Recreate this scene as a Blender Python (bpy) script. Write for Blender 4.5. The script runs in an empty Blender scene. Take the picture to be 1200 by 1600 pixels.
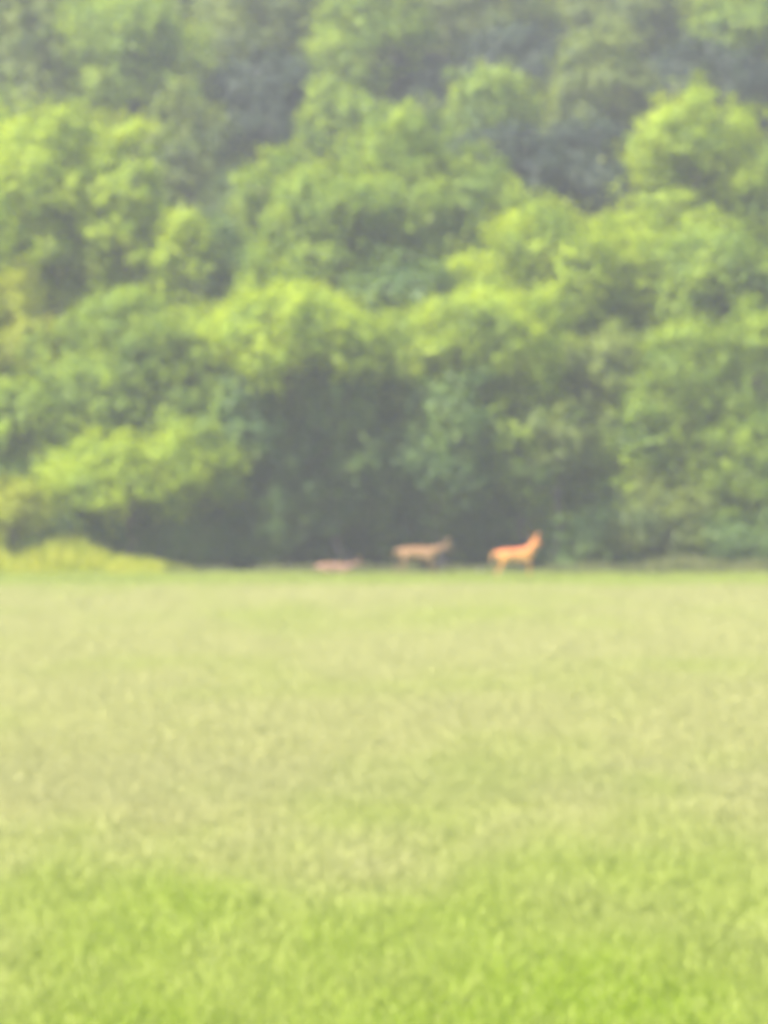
import bpy, math
import numpy as np
from mathutils import Vector

S = bpy.context.scene
R = math.radians
COL = S.collection

# ------------------------------------------------------------------ camera
CAM_H = 4.0
FPX = 6600.0            # focal length in photo pixels (1200 wide frame)
HOR = 655.0             # photo row of the horizon
cd = bpy.data.cameras.new('camera')
cam = bpy.data.objects.new('camera', cd); COL.objects.link(cam)
cd.sensor_fit = 'HORIZONTAL'; cd.sensor_width = 36.0; cd.lens = 198.0
cd.clip_start = 0.5; cd.clip_end = 3000.0
cam.location = (0, 0, CAM_H)
cam.rotation_euler = (R(90) - math.atan((800 - HOR - 13) / FPX), 0, 0)
cd.dof.use_dof = True; cd.dof.focus_distance = 6.0; cd.dof.aperture_fstop = 11.5
S.camera = cam

# ------------------------------------------------------------------ sky, sun, exposure
SUN_EL, SUN_AZ = R(58), R(-116)      # azimuth from +Y (away from camera), negative = left
w = bpy.data.worlds.new('World'); S.world = w; w.use_nodes = True
nt = w.node_tree; bg = nt.nodes['Background']
sky = nt.nodes.new('ShaderNodeTexSky'); sky.sky_type = 'NISHITA'; sky.sun_disc = False
sky.sun_elevation = SUN_EL; sky.sun_rotation = SUN_AZ
sky.air_density = 1.0; sky.dust_density = 4.0; sky.ozone_density = 1.0
nt.links.new(sky.outputs[0], bg.inputs[0]); bg.inputs[1].default_value = 0.13
sl = bpy.data.lights.new('sun', 'SUN'); sun = bpy.data.objects.new('sun', sl); COL.objects.link(sun)
sl.energy = 4.2; sl.angle = R(1.0); sl.color = (1.0, 0.95, 0.86)
sd = Vector((math.sin(SUN_AZ) * math.cos(SUN_EL), math.cos(SUN_AZ) * math.cos(SUN_EL), math.sin(SUN_EL)))
sun.rotation_euler = sd.to_track_quat('Z', 'Y').to_euler(); sun.location = (-30, 20, 60)
S.view_settings.view_transform = 'Standard'; S.view_settings.look = 'None'
S.view_settings.gamma = 1.0; S.view_settings.exposure = 1.83
S.view_settings.use_curve_mapping = False
S.cycles.max_bounces = 8; S.cycles.transmission_bounces = 4; S.cycles.diffuse_bounces = 4
S.cycles.volume_bounces = 1; S.cycles.transparent_max_bounces = 8
S.cycles.use_denoising = True

# ------------------------------------------------------------------ helpers
def tag(o, label=None, cat=None, group=None, kind=None):
    if label: o['label'] = label
    if cat: o['category'] = cat
    if group: o['group'] = group
    if kind: o['kind'] = kind
    return o

def link(name, me, mat=None, parent=None):
    o = bpy.data.objects.new(name, me); COL.objects.link(o)
    if mat is not None: me.materials.append(mat)
    if parent is not None: o.parent = parent
    return o

def empty(name, loc):
    o = bpy.data.objects.new(name, None); COL.objects.link(o); o.location = loc
    o.empty_display_size = 0.3
    return o

def np_mesh(name, V, F, smooth=False, attr=None):
    """V (n,3), F list of (m,k) int arrays of equal k each"""
    me = bpy.data.meshes.new(name)
    V = np.ascontiguousarray(V, dtype=np.float32)
    me.vertices.add(len(V)); me.vertices.foreach_set('co', V.ravel())
    Fs = [np.asarray(f, dtype=np.int32) for f in F if len(f)]
    nl = sum(f.size for f in Fs); nf = sum(len(f) for f in Fs)
    me.loops.add(nl); me.polygons.add(nf)
    me.loops.foreach_set('vertex_index', np.concatenate([f.ravel() for f in Fs]))
    cnt = np.concatenate([np.full(len(f), f.shape[1], dtype=np.int32) for f in Fs])
    st = np.zeros(nf, dtype=np.int32); st[1:] = np.cumsum(cnt)[:-1]
    me.polygons.foreach_set('loop_start', st)
    if smooth: me.polygons.foreach_set('use_smooth', np.ones(nf, dtype=bool))
    if attr is not None:
        a = me.attributes.new('tip', 'FLOAT', 'POINT'); a.data.foreach_set('value', np.asarray(attr, dtype=np.float32))
    me.update(calc_edges=True)
    return me

def at(px, py, d):
    return np.array([(px - 600.0) / FPX * d, d, CAM_H + (HOR - py) / FPX * d])

def ss(a, b, x):
    t = np.clip((x - a) / (b - a), 0, 1); return t * t * (3 - 2 * t)

def H(x, y):
    x = np.asarray(x, float); y = np.asarray(y, float)
    t = np.maximum(y - 114.0, 0)
    h = 0.25 * (np.sqrt(t * t + 16) - 4)
    h = np.minimum(h, 0.25 * 240)
    k = ss(116, 135, y)
    h = h + k * (0.5 * np.sin(x * 0.21 + 1) * np.cos(y * 0.13) + 0.25 * np.sin(x * 0.5 + y * 0.3))
    f = (1 - ss(106, 112, y))
    h = h + f * 0.04 * np.sin(x * 0.33 + 0.7) * np.sin(y * 0.21)
    return h

def nd(nt, t, **kw):
    n = nt.nodes.new(t)
    for k, v in kw.items(): setattr(n, k, v)
    return n

def ramp(nt, fac, stops):
    r = nt.nodes.new('ShaderNodeValToRGB'); e = r.color_ramp.elements
    while len(e) < len(stops): e.new(0.5)
    for i, (p, c) in enumerate(stops):
        e[i].position = p; e[i].color = (*c, 1)
    nt.links.new(fac, r.inputs[0]); return r.outputs[0]

def leaf_mat(name, dark, mid, light, scale=0.9, trans=0.42):
    m = bpy.data.materials.new(name); m.use_nodes = True; nt = m.node_tree; L = nt.links
    for n in list(nt.nodes): nt.nodes.remove(n)
    out = nd(nt, 'ShaderNodeOutputMaterial')
    geo = nd(nt, 'ShaderNodeNewGeometry'); tc = nd(nt, 'ShaderNodeTexCoord')
    no = nd(nt, 'ShaderNodeTexNoise'); no.inputs['Scale'].default_value = scale; no.inputs['Detail'].default_value = 3
    L.new(geo.outputs['Position'], no.inputs['Vector'])
    mx = nd(nt, 'ShaderNodeMath', operation='MULTIPLY_ADD')
    L.new(geo.outputs['Random Per Island'], mx.inputs[0]); mx.inputs[1].default_value = 0.5
    sub = nd(nt, 'ShaderNodeMath', operation='MULTIPLY_ADD'); L.new(no.outputs[0], sub.inputs[0]); sub.inputs[1].default_value = 1.6; sub.inputs[2].default_value = -0.55
    L.new(sub.outputs[0], mx.inputs[2])
    col = ramp(nt, mx.outputs[0], [(0.15, dark), (0.5, mid), (0.85, light)])
    d = nd(nt, 'ShaderNodeBsdfPrincipled'); d.inputs['Roughness'].default_value = 0.55
    d.inputs['Specular IOR Level'].default_value = 0.25
    L.new(col, d.inputs['Base Color'])
    t = nd(nt, 'ShaderNodeBsdfTranslucent')
    hs = nd(nt, 'ShaderNodeHueSaturation'); hs.inputs['Hue'].default_value = 0.48; hs.inputs['Saturation'].default_value = 1.15; hs.inputs['Value'].default_value = 1.25
    L.new(col, hs.inputs['Color']); L.new(hs.outputs[0], t.inputs[0])
    mi = nd(nt, 'ShaderNodeMixShader'); mi.inputs[0].default_value = trans
    L.new(d.outputs[0], mi.inputs[1]); L.new(t.outputs[0], mi.inputs[2]); L.new(mi.outputs[0], out.inputs[0])
    return m

M = {}
M['lime'] = leaf_mat('lime_leaves', (0.095, 0.160, 0.008), (0.200, 0.290, 0.008), (0.320, 0.410, 0.010))
M['green'] = leaf_mat('green_leaves', (0.065, 0.125, 0.012), (0.140, 0.220, 0.012), (0.235, 0.325, 0.014))
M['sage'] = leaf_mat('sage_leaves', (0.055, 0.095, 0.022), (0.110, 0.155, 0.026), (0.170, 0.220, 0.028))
M['deep'] = leaf_mat('shade_tinted_leaves', (0.028, 0.070, 0.014), (0.060, 0.115, 0.018), (0.105, 0.170, 0.018), trans=0.3)  # shade under the canopy painted in as a darker leaf colour
M['gloom'] = leaf_mat('hollow_shade_leaves', (0.008, 0.018, 0.012), (0.018, 0.034, 0.018), (0.035, 0.060, 0.022), trans=0.2)  # near-black leaf colour paints in the shade of the upper hollows
M['yellow'] = leaf_mat('yellow_leaves', (0.14, 0.18, 0.010), (0.22, 0.27, 0.012), (0.30, 0.34, 0.014))

def simple_mat(name, c1, c2, scale=3.0, rough=0.85, bump=0.3):
    m = bpy.data.materials.new(name); m.use_nodes = True; nt = m.node_tree; L = nt.links
    b = nt.nodes['Principled BSDF']; b.inputs['Roughness'].default_value = rough; b.inputs['Specular IOR Level'].default_value = 0.2
    tc = nd(nt, 'ShaderNodeTexCoord'); no = nd(nt, 'ShaderNodeTexNoise'); no.inputs['Scale'].default_value = scale; no.inputs['Detail'].default_value = 6
    L.new(tc.outputs['Object'], no.inputs['Vector'])
    L.new(ramp(nt, no.outputs[0], [(0.3, c1), (0.7, c2)]), b.inputs['Base Color'])
    bp = nd(nt, 'ShaderNodeBump'); bp.inputs['Strength'].default_value = bump; bp.inputs['Distance'].default_value = 0.03
    L.new(no.outputs[0], bp.inputs['Height']); L.new(bp.outputs[0], b.inputs['Normal'])
    return m
M['bark'] = simple_mat('bark', (0.045, 0.036, 0.028), (0.13, 0.11, 0.09), 6, 0.9, 0.8)

def field_color(nt):
    """meadow colour by place: fresh green close by, straw seed heads beyond, green verge at the wood"""
    L = nt.links
    geo = nd(nt, 'ShaderNodeNewGeometry'); sx = nd(nt, 'ShaderNodeSeparateXYZ'); L.new(geo.outputs['Position'], sx.inputs[0])
    mp = nd(nt, 'ShaderNodeMapping'); mp.inputs['Scale'].default_value = (0.55, 0.13, 1.0); L.new(geo.outputs['Position'], mp.inputs[0])
    n1 = nd(nt, 'ShaderNodeTexNoise'); n1.inputs['Scale'].default_value = 1.0; n1.inputs['Detail'].default_value = 4; L.new(mp.outputs[0], n1.inputs['Vector'])
    def math_(op, a, b, c=None):
        n = nd(nt, 'ShaderNodeMath', operation=op)
        for i, v in enumerate((a, b, c)):
            if v is None: continue
            if isinstance(v, (int, float)): n.inputs[i].default_value = v
            else: L.new(v, n.inputs[i])
        return n.outputs[0]
    def smooth(v, a, b):
        n = nd(nt, 'ShaderNodeMapRange', interpolation_type='SMOOTHSTEP'); L.new(v, n.inputs[0])
        n.inputs[1].default_value = a; n.inputs[2].default_value = b; return n.outputs[0]
    yy = math_('MULTIPLY_ADD', n1.outputs[0], 34.0, sx.outputs[1])       # y + noise*26 (mean +13)
    yy = math_('MULTIPLY_ADD', sx.outputs[0], -0.5, yy)
    straw = smooth(yy, 37.0, 64.0)
    verge = smooth(sx.outputs[1], 103.5, 107.5)
    straw = math_('MULTIPLY', straw, math_('SUBTRACT', 1.0, math_('MULTIPLY', verge, 0.55)))
    n2 = nd(nt, 'ShaderNodeTexNoise'); n2.inputs['Scale'].default_value = 2.2; n2.inputs['Detail'].default_value = 3; L.new(geo.outputs['Position'], n2.inputs['Vector'])
    mp3 = nd(nt, 'ShaderNodeMapping'); mp3.inputs['Scale'].default_value = (0.22, 0.075, 1.0); mp3.inputs['Location'].default_value = (7, 3, 0); L.new(geo.outputs['Position'], mp3.inputs[0])
    n3 = nd(nt, 'ShaderNodeTexNoise'); n3.inputs['Scale'].default_value = 1.0; n3.inputs['Detail'].default_value = 3; L.new(mp3.outputs[0], n3.inputs['Vector'])
    return geo, straw, n2.outputs[0], n3.outputs[0], math_, smooth

def grass_mat(name):
    m = bpy.data.materials.new(name); m.use_nodes = True; nt = m.node_tree; L = nt.links
    for n in list(nt.nodes): nt.nodes.remove(n)
    out = nd(nt, 'ShaderNodeOutputMaterial')
    geo, straw, n2, n3, math_, smooth = field_color(nt)
    rnd = geo.outputs['Random Per Island']
    f = math_('ADD', math_('MULTIPLY', rnd, 0.35), math_('MULTIPLY_ADD', n2, 0.6, 0.03))
    green = ramp(nt, f, [(0.05, (0.170, 0.250, 0.014)), (0.5, (0.225, 0.315, 0.014)), (0.95, (0.285, 0.365, 0.035))])
    dry = ramp(nt, f, [(0.05, (0.265, 0.275, 0.105)), (0.5, (0.315, 0.317, 0.127)), (0.95, (0.365, 0.358, 0.152))])
    at_ = nd(nt, 'ShaderNodeAttribute', attribute_name='tip')
    # dry seed heads sit on the upper part of the stems; some green stays between
    k = math_('MULTIPLY', straw, smooth(at_.outputs['Fac'], 0.1, 0.55))
    k = math_('MULTIPLY', k, math_('SUBTRACT', 1.0, math_('MULTIPLY', smooth(n3, 0.45, 0.75), 0.35)))
    gk = smooth(rnd, 0.70, 0.8)
    k = math_('MAXIMUM', k, math_('MULTIPLY', smooth(n3, 0.53, 0.64), 0.5))
    k = math_('MAXIMUM', k, math_('MULTIPLY', gk, 0.5))
    mixc = nd(nt, 'ShaderNodeMix', data_type='RGBA'); L.new(k, mixc.inputs[0]); L.new(green, mixc.inputs[6]); L.new(dry, mixc.inputs[7])
    d = nd(nt, 'ShaderNodeBsdfPrincipled'); d.inputs['Roughness'].default_value = 0.6; d.inputs['Specular IOR Level'].default_value = 0.2
    L.new(mixc.outputs[2], d.inputs['Base Color'])
    t = nd(nt, 'ShaderNodeBsdfTranslucent'); L.new(mixc.outputs[2], t.inputs[0])
    mi = nd(nt, 'ShaderNodeMixShader'); mi.inputs[0].default_value = 0.5
    L.new(d.outputs[0], mi.inputs[1]); L.new(t.outputs[0], mi.inputs[2]); L.new(mi.outputs[0], out.inputs[0])
    return m

def ground_mat():
    m = bpy.data.materials.new('field_ground'); m.use_nodes = True; nt = m.node_tree; L = nt.links
    b = nt.nodes['Principled BSDF']; b.inputs['Roughness'].default_value = 0.95; b.inputs['Specular IOR Level'].default_value = 0.1
    geo, straw, n2, n3, math_, smooth = field_color(nt)
    green = ramp(nt, n2, [(0.3, (0.10, 0.16, 0.03)), (0.7, (0.19, 0.26, 0.045))])
    dry = ramp(nt, n2, [(0.3, (0.24, 0.25, 0.09)), (0.7, (0.36, 0.34, 0.14))])
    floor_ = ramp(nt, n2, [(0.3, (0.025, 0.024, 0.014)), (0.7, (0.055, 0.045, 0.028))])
    mixc = nd(nt, 'ShaderNodeMix', data_type='RGBA'); L.new(straw, mixc.inputs[0]); L.new(green, mixc.inputs[6]); L.new(dry, mixc.inputs[7])
    sx = nd(nt, 'ShaderNodeSeparateXYZ'); L.new(geo.outputs['Position'], sx.inputs[0])
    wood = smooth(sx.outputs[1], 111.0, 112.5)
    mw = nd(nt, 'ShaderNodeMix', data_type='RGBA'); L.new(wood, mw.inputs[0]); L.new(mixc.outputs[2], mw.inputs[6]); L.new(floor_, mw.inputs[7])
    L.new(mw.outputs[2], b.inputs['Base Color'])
    return m

# ------------------------------------------------------------------ ground
xs = np.concatenate([np.linspace(-420, -40, 40), np.linspace(-38, 38, 77), np.linspace(40, 420, 40)])
ys = np.concatenate([np.linspace(-120, 10, 20), np.linspace(12, 150, 139), np.linspace(153, 420, 60)])
X, Y = np.meshgrid(xs, ys)
V = np.stack([X, Y, H(X, Y)], -1).reshape(-1, 3)
nx, ny = len(xs), len(ys)
i = np.arange((ny - 1) * (nx - 1)); r_, c_ = i // (nx - 1), i % (nx - 1)
a = r_ * nx + c_
ground = link('ground', np_mesh('ground', V, [np.stack([a, a + 1, a + nx + 1, a + nx], 1)], True), ground_mat())
tag(ground, kind='structure')

# ------------------------------------------------------------------ foliage
def unit(v): return v / np.maximum(np.linalg.norm(v, axis=1, keepdims=True), 1e-6)

def leaves(P, N, size, rng, aspect=0.55):
    n = len(P)
    N = unit(N + rng.normal(0, 0.45, (n, 3)))
    u = unit(np.cross(N, rng.normal(0, 1, (n, 3)))); v = np.cross(N, u)
    s = (size * rng.uniform(0.65, 1.35, n))[:, None]
    fold = N * s * 0.12
    V = np.stack([P - u * s * .5, P - v * s * .5 * aspect + fold, P + u * s * .5, P + v * s * .5 * aspect + fold], 1).reshape(-1, 3)
    return V

def crown_points(rng, rad, dens=1.0, nl=None, cl=0.42, open_=0.0, bottom=-0.55):
    """leaf positions of a crown round the origin: lobes > twig clusters > leaves"""
    rx, ry, rz = rad; rm = (rx * ry * rz) ** (1 / 3)
    nl = nl or int(14 + 5 * rm)
    dirs = []
    k = 0
    while len(dirs) < nl and k < 4000:
        d = rng.normal(0, 1, 3); d /= np.linalg.norm(d); k += 1
        if d[2] < bottom: continue
        if all(np.dot(d, e) < math.cos(1.75 / math.sqrt(nl)) for e in dirs) or k > 2500: dirs.append(d)
    P, N = [], []
    Rv = np.array([rx, ry, rz])
    for d in dirs:
        lr = rm * rng.uniform(0.26, 0.40)
        c = d * (Rv - lr * 0.8) * rng.uniform(0.6, 1.10)
        nc = max(5, int(9.5 * (lr / cl) ** 2 * (1 - open_)))
        cd_ = unit(rng.normal(0, 1, (nc, 3)) + d * 0.55 + np.array([0, 0, 0.25]))
        cc = c + cd_ * lr * rng.uniform(0.6, 1.25, (nc, 1)) * np.array([1.08, 1.08, 0.86])
        m = int(30 * dens)
        far = rng.random((nc, 1)) < 0.22
        cc = np.where(far, c + (cc - c) * rng.uniform(1.15, 1.7, (nc, 1)), cc)
        cs = cl * rng.uniform(0.5, 1.2, (nc, 1, 1))
        an = rng.uniform(0.45, 1.75, (nc, 1, 3)) * np.array([1.05, 1.05, 0.95])
        off = rng.normal(0, 0.46, (nc, m, 3)) * cs * an
        p = (cc[:, None] + off).reshape(-1, 3)
        nn = np.repeat(cd_, m, 0) * 0.9 + np.array([0, 0, 0.55]) + unit(off.reshape(-1, 3)) * 0.5
        P.append(p); N.append(nn)
    return np.concatenate(P), np.concatenate(N), np.array(dirs)

def quads(n): return np.arange(n * 4).reshape(-1, 4)

def tube(pts, rads, sides=7):
    pts = np.array(pts, float); V = []
    for k, p in enumerate(pts):
        t = pts[min(k + 1, len(pts) - 1)] - pts[max(k - 1, 0)]; t /= np.linalg.norm(t) + 1e-9
        up = np.array([1., 0, 0]) if abs(t[0]) < 0.8 else np.array([0, 1., 0])
        u = np.cross(t, up); u /= np.linalg.norm(u); v = np.cross(t, u)
        for s in range(sides):
            a = 2 * math.pi * s / sides; V.append(p + (u * math.cos(a) + v * math.sin(a)) * rads[k])
    F = []
    for k in range(len(pts) - 1):
        for s in range(sides):
            F.append((k * sides + s, k * sides + (s + 1) % sides, (k + 1) * sides + (s + 1) % sides, (k + 1) * sides + s))
    return np.array(V), np.array(F)

def join(parts):
    V, F, o = [], [], 0
    for v, f in parts: V.append(v); F.append(f + o); o += len(v)
    return np.concatenate(V), [np.concatenate(F)]

def trunk_mesh(rng, h0, top, rad, r0, dirs, lean):
    """trunk from the origin to the crown centre, limbs into the lobes"""
    parts = []
    n = 7; ts = np.linspace(0, 1, n); top = np.array(top)
    wob = rng.normal(0, 0.10, (n, 3)) * np.array([1, 1, 0]); wob[0] = 0
    pts = np.outer(ts, top) + wob
    parts.append(tube(pts, r0 * (1.0 - 0.65 * ts) * np.where(ts == 0, 1.35, 1.0), 9))
    for d in dirs[:9]:
        s = rng.uniform(0.45, 0.95); b = pts[0] * (1 - s) + top * s
        e = top + d * np.array(rad) * 0.72
        m = b * 0.45 + e * 0.55 + np.array([0, 0, 0.12 * rad[2]])
        rr = r0 * 0.42
        parts.append(tube([b, (b + m) / 2 + rng.normal(0, .05, 3), m, e], [rr, rr * .75, rr * .5, rr * .15], 6))
    return join(parts)

SEED = [100]
TREES = []
def tree(px, top, bot, wpx, d, mat, label, name='broadleaf_tree', cat='tree', group='broadleaf trees on the wooded slope',
         leaf=0.15, dens=1.0, depth=1.0, cl=0.42, open_=0.0, nl=None, bottom=-0.85, low=0.35, seed=None):
    """crown spans rows top..bot and wpx columns of the view at distance d; the trunk goes down to the slope"""
    SEED[0] += 1; rng = np.random.default_rng(seed or SEED[0])
    if name == 'broadleaf_tree': bot = bot + low * (bot - top)
    c = at(px, (top + bot) / 2, d)
    rz = (bot - top) / 2 / FPX * d; rx = wpx / 2 / FPX * d; ry = rx * depth
    gz = float(H(c[0], c[1]))
    root = empty(name, (c[0], c[1], gz))
    tag(root, label, cat, group)
    rel = c - np.array([c[0], c[1], gz])
    P, N, dirs = crown_points(rng, (rx, ry, rz), dens, nl, cl, open_, bottom)
    keep = P[:, 2] + rel[2] > 0.05
    P, N = P[keep], N[keep]
    V = leaves(P + rel, N, leaf, rng)
    link('crown', np_mesh('crown', V, [quads(len(P))]), M[mat], root)
    r0 = 0.035 * (rx + rz) + 0.03
    tv, tf = trunk_mesh(rng, 0, rel + np.array([rng.normal(0, .1), 0, rz * 0.15]), (rx, ry, rz), r0, dirs, 0)
    tv[:, 2] -= 0.08
    link('trunk', np_mesh('trunk', tv, tf, True), M['bark'], root)
    TREES.append((root, c, rx, ry, rz, len(P)))
    return root

G1 = 'trees along the foot of the wooded slope'
G2 = 'trees in the middle of the wooded slope'
G3 = 'hazy trees high on the wooded slope'

# --- high, hazy layer (photo columns/rows, distance)
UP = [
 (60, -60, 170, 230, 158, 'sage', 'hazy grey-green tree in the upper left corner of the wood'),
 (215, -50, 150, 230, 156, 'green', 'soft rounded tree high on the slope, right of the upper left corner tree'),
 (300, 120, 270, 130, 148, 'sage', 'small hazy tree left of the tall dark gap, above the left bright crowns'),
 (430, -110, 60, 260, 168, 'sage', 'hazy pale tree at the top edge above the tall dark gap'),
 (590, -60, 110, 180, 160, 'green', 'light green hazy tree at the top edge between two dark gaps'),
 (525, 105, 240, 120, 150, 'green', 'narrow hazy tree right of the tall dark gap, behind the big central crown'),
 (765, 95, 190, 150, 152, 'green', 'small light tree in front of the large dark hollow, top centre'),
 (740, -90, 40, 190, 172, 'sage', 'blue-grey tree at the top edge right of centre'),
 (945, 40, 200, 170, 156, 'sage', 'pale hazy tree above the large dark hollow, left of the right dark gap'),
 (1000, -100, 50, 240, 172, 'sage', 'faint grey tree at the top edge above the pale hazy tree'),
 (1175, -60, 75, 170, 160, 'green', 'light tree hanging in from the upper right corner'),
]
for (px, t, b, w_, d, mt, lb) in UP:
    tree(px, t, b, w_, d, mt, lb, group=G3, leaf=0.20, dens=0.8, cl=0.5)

# --- middle layer
MID = [
 (75, 165, 420, 250, 128, 'lime', 'bright yellow-green tree at the left edge with the highest crown there'),
 (205, 170, 470, 130, 126, 'lime', 'tall narrow bright tree with a dark right flank, left third'),
 (290, 290, 480, 75, 124, 'lime', 'slim sunlit tree between the tall narrow tree and the dark slot'),
 (430, 215, 400, 120, 130, 'green', 'rounded light tree just right of the dark slot, below the tall dark gap'),
 (640, 165, 440, 300, 129, 'green', 'largest crown in the middle of the slope, broad and light green'),
 (520, 250, 470, 200, 126, 'green', 'mid green crown between the rounded tree and the broad central crown'),
 (415, 375, 470, 70, 122, 'green', 'small pale crown low in front of the dark slot'),
 (745, 215, 420, 150, 128, 'green', 'crown leaning against the right side of the broad central tree'),
 (850, 320, 520, 270, 123, 'lime', 'wide sunlit crown below the large dark hollow'),
 (960, 320, 500, 170, 124, 'lime', 'bright domed crown right of the wide sunlit one, below the hollow'),
 (1095, 138, 350, 210, 130, 'lime', 'bright high crown at the right with a shaded foot'),
 (1215, 190, 420, 150, 130, 'green', 'leafy tree cut by the right edge beside the bright high crown'),
 (1130, 330, 500, 230, 123, 'green', 'light crown at the right edge below the bright high crown'),
]
for (px, t, b, w_, d, mt, lb) in MID:
    tree(px, t, b, w_, d, mt, lb, group=G2, leaf=0.16, dens=1.0)

# --- front layer
FR = [
 (20, 430, 640, 190, 119, 'yellow', 'yellow-green tree at the left edge halfway down the wood', 0.9),
 (175, 455, 700, 300, 118, 'green', 'broad soft green tree filling the lower left of the wood', 0.9),
 (60, 560, 760, 200, 117, 'green', 'grey-green bushy tree low at the left edge', 0.8),
 (330, 490, 680, 150, 117, 'green', 'slender tree with a bright crown left of the deep shade', 0.9),
 (450, 445, 575, 310, 116.5, 'lime', 'spreading tree whose sunlit top ridge roofs the deep shade', 1.2),
 (625, 485, 590, 190, 118, 'green', 'mid green tree in the centre over the deep shade', 1.0),
 (770, 430, 590, 250, 117, 'lime', 'tree with a bright left shoulder above the middle of the shade', 1.0),
 (930, 490, 700, 200, 118, 'sage', 'dull olive tree with a dark trunk right of centre', 1.0),
 (1060, 480, 660, 160, 116.5, 'green', 'light crown on the right over dark trunks', 0.9),
 (1170, 470, 650, 150, 117, 'green', 'leafy tree at the right edge in the lower wood', 0.9),
 (1160, 620, 790, 170, 116, 'green', 'low tree at the right edge with speckled sunny leaves', 0.8),
 (870, 600, 730, 110, 115.5, 'sage', 'small light-leaved tree hanging over the shade above the right-hand deer', 0.8),
]
for (px, t, b, w_, d, mt, lb, dp) in FR:
    lw = {450: 0.15, 625: 0.5, 770: 0.45}.get(px, 0.3)
    tree(px, t, b, w_, d, mt, lb, group=G1, leaf=0.14, dens=1.0, depth=dp, cl=0.36, low=lw)

# --- trees added to fill shaded gaps; most have shade painted into their leaves
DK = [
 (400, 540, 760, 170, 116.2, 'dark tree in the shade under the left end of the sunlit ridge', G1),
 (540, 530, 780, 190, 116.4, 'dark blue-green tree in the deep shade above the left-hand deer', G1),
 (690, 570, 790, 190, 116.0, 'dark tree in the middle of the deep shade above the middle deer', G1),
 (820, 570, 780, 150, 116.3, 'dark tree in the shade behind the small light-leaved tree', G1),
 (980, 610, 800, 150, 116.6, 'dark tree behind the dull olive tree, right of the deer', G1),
 (420, 80, 250, 190, 157, 'shade-painted tree standing in the tall dark gap left of centre', G3),
 (650, 70, 210, 170, 160, 'shade-painted tree in the dark gap between the top centre trees', G3),
 (790, 190, 330, 200, 146, 'shade-painted tree in the left half of the large dark hollow', G3),
 (920, 180, 330, 200, 147, 'shade-painted tree in the right half of the large dark hollow', G3),
 (810, 20, 160, 170, 163, 'shade-painted tree behind the small light tree at the top centre', G3),
 (1110, 60, 220, 260, 158, 'shade-painted tree in the right dark gap, behind the bright high crown', G3),
 (215, 330, 500, 110, 128, 'shade-painted tree standing in for the shaded flank of the tall narrow bright tree', G2),
 (355, 320, 470, 60, 125, 'shade-painted tree filling the dark slot left of the rounded tree', G2),
 (640, 400, 540, 200, 123, 'shade-painted tree under the broad central crown', G2),
 (1060, 400, 560, 170, 126, 'shade-painted tree below the bright high crown at the right', G2),
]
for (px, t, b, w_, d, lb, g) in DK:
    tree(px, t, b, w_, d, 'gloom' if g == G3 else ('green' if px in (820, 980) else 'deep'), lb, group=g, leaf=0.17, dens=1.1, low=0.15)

# --- shrubs at the wood's foot, shade painted into the dark ones
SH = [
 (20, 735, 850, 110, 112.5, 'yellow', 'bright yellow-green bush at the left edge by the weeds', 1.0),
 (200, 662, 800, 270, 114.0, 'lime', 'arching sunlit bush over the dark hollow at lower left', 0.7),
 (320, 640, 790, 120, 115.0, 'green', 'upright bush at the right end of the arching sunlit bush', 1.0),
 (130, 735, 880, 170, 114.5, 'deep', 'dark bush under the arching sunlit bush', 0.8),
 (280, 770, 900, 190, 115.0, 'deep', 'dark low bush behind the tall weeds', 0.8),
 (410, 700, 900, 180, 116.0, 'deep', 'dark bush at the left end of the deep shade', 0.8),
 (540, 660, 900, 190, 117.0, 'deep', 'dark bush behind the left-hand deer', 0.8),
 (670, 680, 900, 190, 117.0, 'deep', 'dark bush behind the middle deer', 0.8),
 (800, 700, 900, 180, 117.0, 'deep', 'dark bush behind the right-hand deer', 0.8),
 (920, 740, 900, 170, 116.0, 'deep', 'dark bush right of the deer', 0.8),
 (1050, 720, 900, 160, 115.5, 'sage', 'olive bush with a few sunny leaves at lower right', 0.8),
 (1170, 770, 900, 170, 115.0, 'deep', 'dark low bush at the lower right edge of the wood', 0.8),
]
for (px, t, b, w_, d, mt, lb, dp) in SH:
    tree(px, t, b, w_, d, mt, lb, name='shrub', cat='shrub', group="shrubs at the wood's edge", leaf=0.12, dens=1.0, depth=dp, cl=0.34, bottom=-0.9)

# ------------------------------------------------------------------ the wood beyond and beside (reads as one mass)
rng = np.random.default_rng(5)
WV = []; TP = []
def wood_crown(x, y, r, h, leaf=0.34, dens=0.5):
    g = float(H(x, y))
    P, N, dd = crown_points(rng, (r, r, r * rng.uniform(0.75, 1.1)), dens, None, 0.75)
    P = P + np.array([x, y, g + h])
    WV.append(leaves(P, N, leaf, rng))
    TP.append(tube([(x, y, g - 0.1), (x + rng.normal(0, .2), y, g + h * .5), (x, y, g + h)], [0.2, 0.15, 0.08], 6))
pts = []
tries = 0
while tries < 6000:
    tries += 1
    x = rng.uniform(-62, 62); y = rng.uniform(117, 262)
    half = 0.091 * y + 2.5
    if abs(x) < half and y < 176: continue
    if all((x - a) ** 2 + (y - b) ** 2 > 4.6 ** 2 for a, b in pts):
        pts.append((x, y)); wood_crown(x, y, rng.uniform(2.3, 3.4), rng.uniform(5.5, 8.0))
Vw = np.concatenate(WV)
wl = link('woodland', np_mesh('woodland', Vw, [quads(len(Vw) // 4)]), M['green']); tag(wl, 'mass of trees covering the far slope and the sides of the wood', 'woodland', kind='stuff')
tv, tf = join(TP)
wt = link('woodland_trunks', np_mesh('woodland_trunks', tv, tf, True), M['bark']); tag(wt, 'bare trunks standing under the far mass of trees', 'trunks', kind='stuff')

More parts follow.
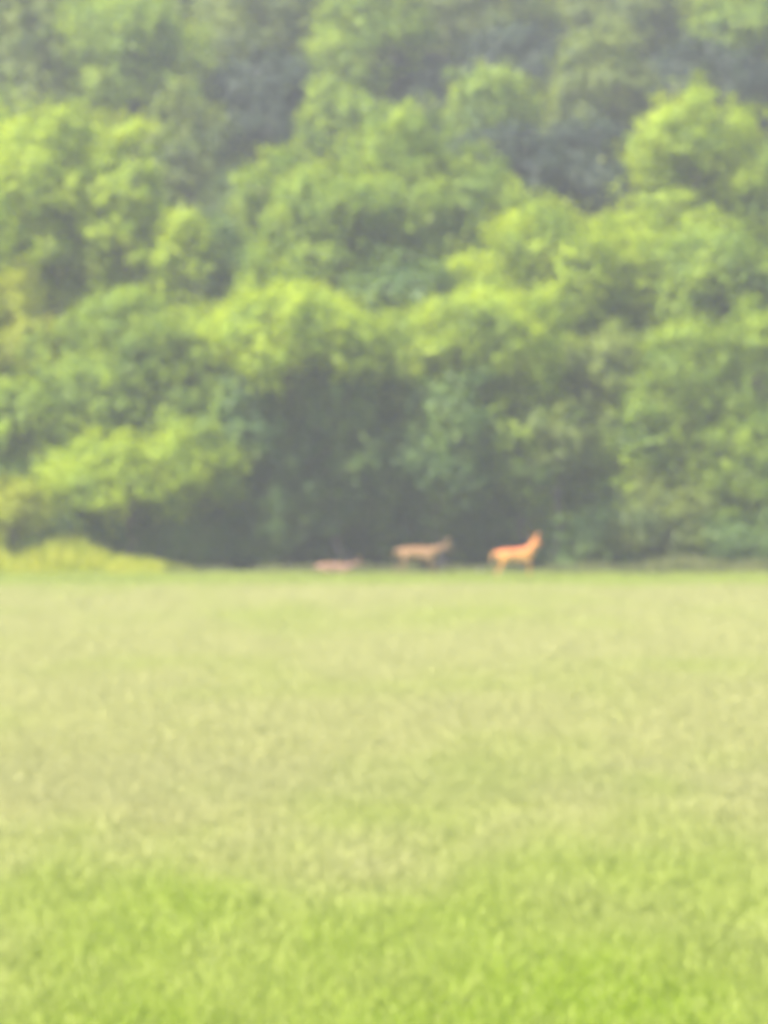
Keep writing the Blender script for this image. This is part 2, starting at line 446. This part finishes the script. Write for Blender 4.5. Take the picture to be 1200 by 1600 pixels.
# undergrowth on the slope below the trees, its leaf colour darkened as shade
UV = []
for k in range(1300):
    x = rng.uniform(-24, 24); y = rng.uniform(117.5, 178)
    r = rng.uniform(0.7, 1.7); n = int(150 * r)
    p = rng.normal(0, 0.42, (n, 3)) * r; p[:, 2] = np.abs(p[:, 2]) * 1.2
    p += np.array([x, y, 0]); p[:, 2] += H(p[:, 0], p[:, 1])
    UV.append(leaves(p, np.tile([0, -0.2, 0.8], (n, 1)), 0.22, rng))
Vu = np.concatenate(UV)
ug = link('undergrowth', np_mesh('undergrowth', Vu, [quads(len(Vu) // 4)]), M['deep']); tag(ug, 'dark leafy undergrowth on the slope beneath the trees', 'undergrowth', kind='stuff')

# ------------------------------------------------------------------ grass
def blades(rng, x, y, hgt, wid, bend=0.35, seed=0.0):
    n = len(x); g = H(x, y) - 0.02
    a = rng.uniform(0, 2 * math.pi, n); b = rng.uniform(0, 2 * math.pi, n)
    wx, wy = np.cos(a) * wid / 2, np.sin(a) * wid / 2
    bx, by = np.cos(b) * hgt * bend * rng.uniform(0, 1, n), np.sin(b) * hgt * bend * rng.uniform(0, 1, n)
    hm = hgt * 0.55
    V = np.stack([
        np.stack([x - wx, y - wy, g], 1), np.stack([x + wx, y + wy, g], 1),
        np.stack([x + bx * .3 + wx * (.9 + seed), y + by * .3 + wy * (.9 + seed), g + hm], 1), np.stack([x + bx * .3 - wx * (.9 + seed), y + by * .3 - wy * (.9 + seed), g + hm], 1),
        np.stack([x + bx, y + by, g + hgt], 1)], 1).reshape(-1, 3)
    o = np.arange(n)[:, None] * 5
    tip = np.tile([0, 0, .55, .55, 1.0], n)
    return V, [o + np.array([0, 1, 2, 3]), o + np.array([3, 2, 4])], tip

def lumps(x, y):
    return (np.sin(x * 1.9 + 1.3 * np.sin(y * 0.7)) * np.sin(y * 1.1 + x * 0.6) + 0.6 * np.sin(x * 4.1 + y * 2.3 + 2) * np.sin(y * 3.3 - x)) / 1.6

rng = np.random.default_rng(11)
gm = grass_mat('meadow_blades')
def scatter(n, y0, y1, k0, k1):
    y = rng.uniform(y0, y1, n); x = rng.uniform(-1, 1, n) * (k0 * y + k1)
    return x, y
x, y = scatter(240000, 17, 50, 0.105, 1.6)
h = (0.19 - 0.05 * ss(34, 50, y)) * (1 + 0.25 * lumps(x, y)) * rng.uniform(0.6, 1.2, len(x))
V, F, tp = blades(rng, x, y, h, rng.uniform(0.008, 0.02, len(x)), bend=1.1, seed=0.45 * ss(24, 42, y))
tag(link('near_grass', np_mesh('near_grass', V, F, attr=tp), gm), 'fresh yellow-green grass in the near part of the field', 'grass', kind='stuff')
x, y = scatter(380000, 44, 111.4, 0.105, 3.0)
sh = 1 + 0.7 * ss(105.5, 108.5, y) * (1 + 0.3 * lumps(x * 1.3, y))
h = 0.15 * (1 + 0.12 * lumps(x * .7, y * .5)) * rng.uniform(0.85, 1.1, len(x)) * sh
V, F, tp = blades(rng, x, y, h, rng.uniform(0.012, 0.035, len(x)), bend=0.8, seed=0.25)
tag(link('meadow_grass', np_mesh('meadow_grass', V, F, attr=tp), gm), 'pale straw-coloured seeding grass across the middle of the field', 'grass', kind='stuff')

# tall weeds on the left in front of the bushes, thinner strip along the whole edge
wm = leaf_mat('weed_leaves', (0.19, 0.24, 0.025), (0.31, 0.36, 0.035), (0.44, 0.46, 0.07), 1.2)
n = 26000
x = rng.uniform(-16, -4.2, n); y = rng.uniform(110.2, 113.6, n)
hh = 1.0 * np.clip((-3.9 - x) / 4.2, 0, 1) * (0.88 + 0.07 * np.sin(x * 2.1) + 0.06 * np.sin(x * 7.3 + y * 3)) * ss(109.9, 111.6, y)
kp = hh > 0.08; x, y, hh = x[kp], y[kp], hh[kp]
V, F, tp = blades(rng, x, y, hh * (1 + 0.25 * lumps(x * 2.1, y * 2)) * rng.uniform(0.35, 1.2, len(x)), rng.uniform(0.02, 0.05, len(x)), 0.3, 0.3)
tag(link('tall_weeds', np_mesh('tall_weeds', V, F, attr=tp), wm), 'tall yellow-green weeds in front of the bushes at the left', 'weeds', kind='stuff')
om = leaf_mat('edge_weed_leaves', (0.07, 0.09, 0.035), (0.12, 0.14, 0.045), (0.20, 0.21, 0.07), 1.2)
n = 22000
x = rng.uniform(-6, 16, n); y = rng.uniform(111.0, 114.5, n)
hh = 0.30 + 0.28 * ss(4.0, 8.5, x) * (0.75 + 0.15 * np.sin(x * 1.7) + 0.2 * np.sin(x * 5.1 + 1)) + 0.1 * np.sin(x * 3.7) * np.sin(x * 1.3)
V, F, tp = blades(rng, x, y, hh * rng.uniform(0.5, 1.2, n), rng.uniform(0.02, 0.04, n), 0.4, 0.2)
tag(link('edge_weeds', np_mesh('edge_weeds', V, F, attr=tp), om), 'dull olive weeds along the foot of the wood', 'weeds', kind='stuff')

# ------------------------------------------------------------------ deer
def deer_coat(name, back, flank, belly):
    m = bpy.data.materials.new(name); m.use_nodes = True; nt = m.node_tree; L = nt.links
    b = nt.nodes['Principled BSDF']; b.inputs['Roughness'].default_value = 0.75; b.inputs['Specular IOR Level'].default_value = 0.2
    at_ = nd(nt, 'ShaderNodeAttribute', attribute_name='coat')
    tc = nd(nt, 'ShaderNodeTexCoord'); no = nd(nt, 'ShaderNodeTexNoise'); no.inputs['Scale'].default_value = 14; no.inputs['Detail'].default_value = 5
    L.new(tc.outputs['Object'], no.inputs['Vector'])
    ad = nd(nt, 'ShaderNodeMath', operation='MULTIPLY_ADD'); L.new(no.outputs[0], ad.inputs[0]); ad.inputs[1].default_value = 0.22; L.new(at_.outputs['Fac'], ad.inputs[2])
    L.new(ramp(nt, ad.outputs[0], [(0.12, back), (0.45, flank), (0.85, flank), (1.0, belly)]), b.inputs['Base Color'])
    return m
dark_m = simple_mat('deer_dark', (0.012, 0.010, 0.009), (0.03, 0.025, 0.02), 10, 0.35, 0.0)

def skin_object(name, verts, edges, rads, root_i, sub=2):
    me = bpy.data.meshes.new(name); me.from_pydata(verts, edges, []); me.update()
    o = bpy.data.objects.new(name, me); COL.objects.link(o)
    sk = o.modifiers.new('skin', 'SKIN'); sk.use_smooth_shade = True; sk.branch_smoothing = 0.6
    for k, r in enumerate(rads):
        v = me.skin_vertices[0].data[k]; v.radius = r if isinstance(r, tuple) else (r, r); v.use_root = (k == root_i)
    sb = o.modifiers.new('sub', 'SUBSURF'); sb.levels = sub; sb.render_levels = sub
    dg = bpy.context.evaluated_depsgraph_get(); dg.update()
    me2 = bpy.data.meshes.new_from_object(o.evaluated_get(dg))
    bpy.data.objects.remove(o); me2.name = name
    return me2

def make_deer(loc, rz, scale, label, coat, pose='alert', yaw=0.0):
    """whitetail doe facing +X in its own space"""
    root = empty('deer', loc); root.rotation_euler = (0, 0, rz); root.scale = scale if isinstance(scale, tuple) else (scale,) * 3
    tag(root, label, 'deer', "deer at the edge of the field")
    v, e, r = [], [], []
    def add(p, rad, parent=None):
        v.append(p); r.append(rad)
        if parent is not None: e.append((parent, len(v) - 1))
        return len(v) - 1
    pel = add((-0.42, 0, 0.77), (0.18, 0.22))
    loin = add((-0.20, 0, 0.74), (0.18, 0.24), pel)
    rib = add((0.02, 0, 0.72), (0.19, 0.255), loin)
    ches = add((0.24, 0, 0.74), (0.165, 0.245), rib)
    rump = add((-0.56, 0, 0.80), (0.11, 0.12), pel)
    tail1 = add((-0.66, 0, 0.77), (0.035, 0.045), rump); tail2 = add((-0.71, 0, 0.64), (0.028, 0.022), tail1); add((-0.72, 0, 0.56), (0.010, 0.010), tail2)
    if pose == 'alert':
        neck = [((0.36, 0, 0.90), (0.13, 0.155)), ((0.40, 0, 1.00), (0.105, 0.12)), ((0.42, 0, 1.08), (0.085, 0.10))]
        hd = Vector((0.435, 0, 1.14)); pitch = R(-22)
    elif pose == 'walk':
        neck = [((0.40, 0, 0.82), (0.11, 0.14)), ((0.52, 0, 0.87), (0.075, 0.095)), ((0.62, 0, 0.92), (0.06, 0.07))]
        hd = Vector((0.69, 0, 0.95)); pitch = R(-38)
    elif pose == 'bed':
        neck = [((0.42, 0, 0.78), (0.10, 0.12)), ((0.55, 0, 0.84), (0.068, 0.085)), ((0.66, 0, 0.88), (0.055, 0.066))]
        hd = Vector((0.73, 0, 0.91)); pitch = R(-25)
    else:
        neck = [((0.40, 0, 0.68), (0.10, 0.125)), ((0.54, 0, 0.50), (0.068, 0.085)), ((0.65, 0, 0.34), (0.055, 0.066))]
        hd = Vector((0.70, 0, 0.26)); pitch = R(-58)
    pr = ches
    for p, q in neck: pr = add(p, q, pr)
    cy, sy, cp, sp = math.cos(yaw), math.sin(yaw), math.cos(pitch), math.sin(pitch)
    def hp(f, s, u):                # forward, side, up in head space
        X = f * cp - u * sp; Z = f * sp + u * cp
        return (hd.x + X * cy - s * sy, hd.y + X * sy + s * cy, hd.z + Z)
    sk = add(hp(0, 0, 0), (0.062, 0.068), pr)
    fc = add(hp(0.10, 0, -0.01), (0.046, 0.05), sk)
    mz = add(hp(0.19, 0, -0.02), (0.028, 0.032), fc)
    add(hp(0.235, 0, -0.025), (0.020, 0.020), mz)
    for s in (-1, 1):
        b = add(hp(-0.035, s * 0.055, 0.06), (0.020, 0.014), sk)
        c = add(hp(-0.07, s * 0.115, 0.12), (0.036, 0.012), b)
        add(hp(-0.095, s * 0.155, 0.175), (0.008, 0.005), c)
    # legs
    feet = []
    if pose == 'bed':
        for k, s in enumerate((-1, 1)):
            a1 = add((0.26, s * 0.12, 0.66), (0.055, 0.075), ches)
            a2 = add((0.40, s * 0.13, 0.575), (0.034, 0.038), a1)
            a3 = add((0.56, s * 0.12, 0.56), (0.026, 0.026), a2)
            a4 = add((0.42, s * 0.17, 0.545), (0.017, 0.017), a3)
            a5 = add((0.35, s * 0.18, 0.545), (0.020, 0.020), a4); feet.append(v[a5])
            b1 = add((-0.38, s * 0.15, 0.68), (0.080, 0.11), pel)
            b2 = add((-0.20, s * 0.20, 0.62), (0.045, 0.055), b1)
            b3 = add((-0.46, s * 0.22, 0.56), (0.026, 0.028), b2)
            b4 = add((-0.24, s * 0.25, 0.545), (0.018, 0.018), b3)
            b5 = add((-0.17, s * 0.25, 0.545), (0.020, 0.020), b4); feet.append(v[b5])
    step = {'bed': (0,) * 4, 'alert': (0.0, 0.06, -0.04, 0.05), 'walk': (0.16, -0.12, 0.14, -0.14), 'graze': (0.10, -0.06, -0.08, 0.07)}[pose]
    for k, s in enumerate((-1, 1) if pose != 'bed' else ()):
        dx = step[k]
        a1 = add((0.27, s * 0.095, 0.60), (0.058, 0.085), ches)
        a2 = add((0.27 + dx * .35, s * 0.095, 0.42), (0.032, 0.038), a1)
        a3 = add((0.275 + dx * .7, s * 0.095, 0.27), (0.024, 0.026), a2)
        a4 = add((0.27 + dx, s * 0.095, 0.085), (0.016, 0.017), a3)
        a5 = add((0.295 + dx, s * 0.095, 0.03), (0.020, 0.022), a4); feet.append(v[a5])
        dx = step[2 + k]
        b1 = add((-0.43 + dx * .15, s * 0.10, 0.60), (0.072, 0.115), pel)
        b2 = add((-0.42 + dx * .4, s * 0.10, 0.47), (0.044, 0.062), b1)
        b3 = add((-0.56 + dx * .8, s * 0.10, 0.33), (0.024, 0.028), b2)
        b4 = add((-0.535 + dx, s * 0.10, 0.09), (0.017, 0.019), b3)
        b5 = add((-0.51 + dx, s * 0.10, 0.03), (0.020, 0.022), b4); feet.append(v[b5])
    me = skin_object('body', v, e, r, pel)
    # coat values: 0 red-brown back .. 1 white belly, throat, rump fringe
    n = len(me.vertices); co = np.zeros(n * 3, np.float32); me.vertices.foreach_get('co', co); co = co.reshape(-1, 3)
    no = np.zeros(n * 3, np.float32); me.vertices.foreach_get('normal', no); no = no.reshape(-1, 3)
    c = 0.30 - 0.28 * no[:, 2]
    belly = (no[:, 2] < -0.55) & (co[:, 2] > 0.50) & (co[:, 0] < 0.36)
    c[belly] = 0.95
    c[(co[:, 0] < -0.60) & (no[:, 0] > -0.1)] = 0.95                          # underside of the tail
    c[(co[:, 0] > 0.40) & (co[:, 2] > 0.72) & (no[:, 0] > 0.45) & (no[:, 2] < 0.45)] = 0.82   # throat, front of neck, muzzle
    inner = (np.abs(co[:, 1]) < 0.085) & (co[:, 2] < 0.55) & (np.abs(no[:, 1]) > 0.5)
    c[inner & (no[:, 1] * co[:, 1] < 0)] = 0.85
    a = me.attributes.new('coat', 'FLOAT', 'POINT'); a.data.foreach_set('value', c.astype(np.float32))
    link('body', me, coat, root)
    import bmesh
    def ball(nm, p, rad, sc=(1, 1, 1)):
        bm = bmesh.new(); bmesh.ops.create_uvsphere(bm, u_segments=10, v_segments=7, radius=rad)
        for q in bm.verts: q.co = Vector((q.co.x * sc[0], q.co.y * sc[1], q.co.z * sc[2])) + Vector(p)
        mm = bpy.data.meshes.new(nm); bm.to_mesh(mm); bm.free()
        for pl in mm.polygons: pl.use_smooth = True
        return link(nm, mm, dark_m, root)
    for s in (-1, 1): ball('eye', hp(0.055, s * 0.052, 0.012), 0.013)
    ball('nose', hp(0.25, 0, -0.022), 0.017)
    for f in feet: ball('hoof', (f[0] + 0.012, f[1], f[2] - 0.008), 0.024, (1.25, 0.8, 0.95))
    return root

coat1 = deer_coat('deer_coat_bright', (0.39, 0.085, 0.04), (0.40, 0.215, 0.04), (0.60, 0.50, 0.42))
coat2 = deer_coat('deer_coat_dull', (0.15, 0.070, 0.032), (0.165, 0.105, 0.045), (0.22, 0.17, 0.10))
coat3 = deer_coat('deer_coat_rosy', (0.17, 0.09, 0.055), (0.18, 0.115, 0.07), (0.25, 0.20, 0.15))
def dl(px, d): return ((px - 600) / FPX * d, d, float(H((px - 600) / FPX * d, d)))
make_deer(dl(810, 108.6), R(8), (0.99, 1.08, 0.98), 'brightest deer with neck raised, right-hand one of the three, orange-brown with a pale throat', coat1, 'alert', R(-60))
make_deer(dl(657, 110.4), R(-6), (1.0, 1.0, 0.97), 'middle deer of the three, dull brown and walking to the right with its head low', coat2, 'walk', R(-10))
q = dl(525, 111.3); make_deer((q[0], q[1], q[2] - 0.34), R(4), 0.85, 'lowest deer, faint reddish back showing over the grass at the left of the three', coat3, 'bed', R(0))

# pale tuft beside the right-hand deer
fx, fy = (750 - 600) / FPX * 109.4, 109.4
ft = empty('wildflower', (fx, fy, float(H(fx, fy)))); tag(ft, 'small pale wildflower head in the grass left of the brightest deer', 'flower')
pm = simple_mat('pale_petals', (0.36, 0.36, 0.30), (0.48, 0.47, 0.40), 20, 0.7, 0)
PV, PF = [(0, 0, 0.29)], []
for k in range(44):                      # umbel: every petal grows from the one centre
    a = k * 2.4; el = rng.uniform(-0.1, 1.3); r = rng.uniform(0.06, 0.11)
    d_ = np.array([math.cos(a) * math.cos(el), math.sin(a) * math.cos(el), math.sin(el) * 0.7]); sd_ = np.array([-math.sin(a), math.cos(a), 0.0])
    c0 = np.array(PV[0]); n0 = len(PV)
    PV += [tuple(c0 + d_ * r * .75 - sd_ * .022), tuple(c0 + d_ * r), tuple(c0 + d_ * r * .75 + sd_ * .022)]
    PF.append((0, n0, n0 + 1, n0 + 2))
link('flower_head', np_mesh('flower_head', PV, [PF]), pm, ft)
tv, tf = tube([(0, 0, -0.02), (0.01, 0, 0.15), (0, 0, 0.30)], [0.008, 0.006, 0.005], 5)
link('stem', np_mesh('stem', tv, [tf]), wm, ft)

# ------------------------------------------------------------------ haze
hz = 100.0
me = bpy.data.meshes.new('haze')
x0, x1, y0, y1, z0, z1 = -430, 430, -130, 430, -1.3, 88.0
me.from_pydata([(x0, y0, z0), (x1, y0, z0), (x1, y1, z0), (x0, y1, z0), (x0, y0, z1), (x1, y0, z1), (x1, y1, z1), (x0, y1, z1)], [],
               [(0, 3, 2, 1), (4, 5, 6, 7), (0, 1, 5, 4), (1, 2, 6, 5), (2, 3, 7, 6), (3, 0, 4, 7)]); me.update()
hm = bpy.data.materials.new('haze'); hm.use_nodes = True; nt = hm.node_tree
for n_ in list(nt.nodes): nt.nodes.remove(n_)
out = nd(nt, 'ShaderNodeOutputMaterial'); pv = nd(nt, 'ShaderNodeVolumePrincipled')
pv.inputs['Color'].default_value = (0.84, 0.87, 1.0, 1); pv.inputs['Density'].default_value = 0.0006
nt.links.new(pv.outputs[0], out.inputs['Volume'])
tag(link('haze', me, hm), 'pale summer haze in the air', 'haze', kind='stuff')

tri = sum(len(m.loops) - 2 * len(m.polygons) for m in bpy.data.meshes)
print('TRIS', tri, 'wood', len(pts))
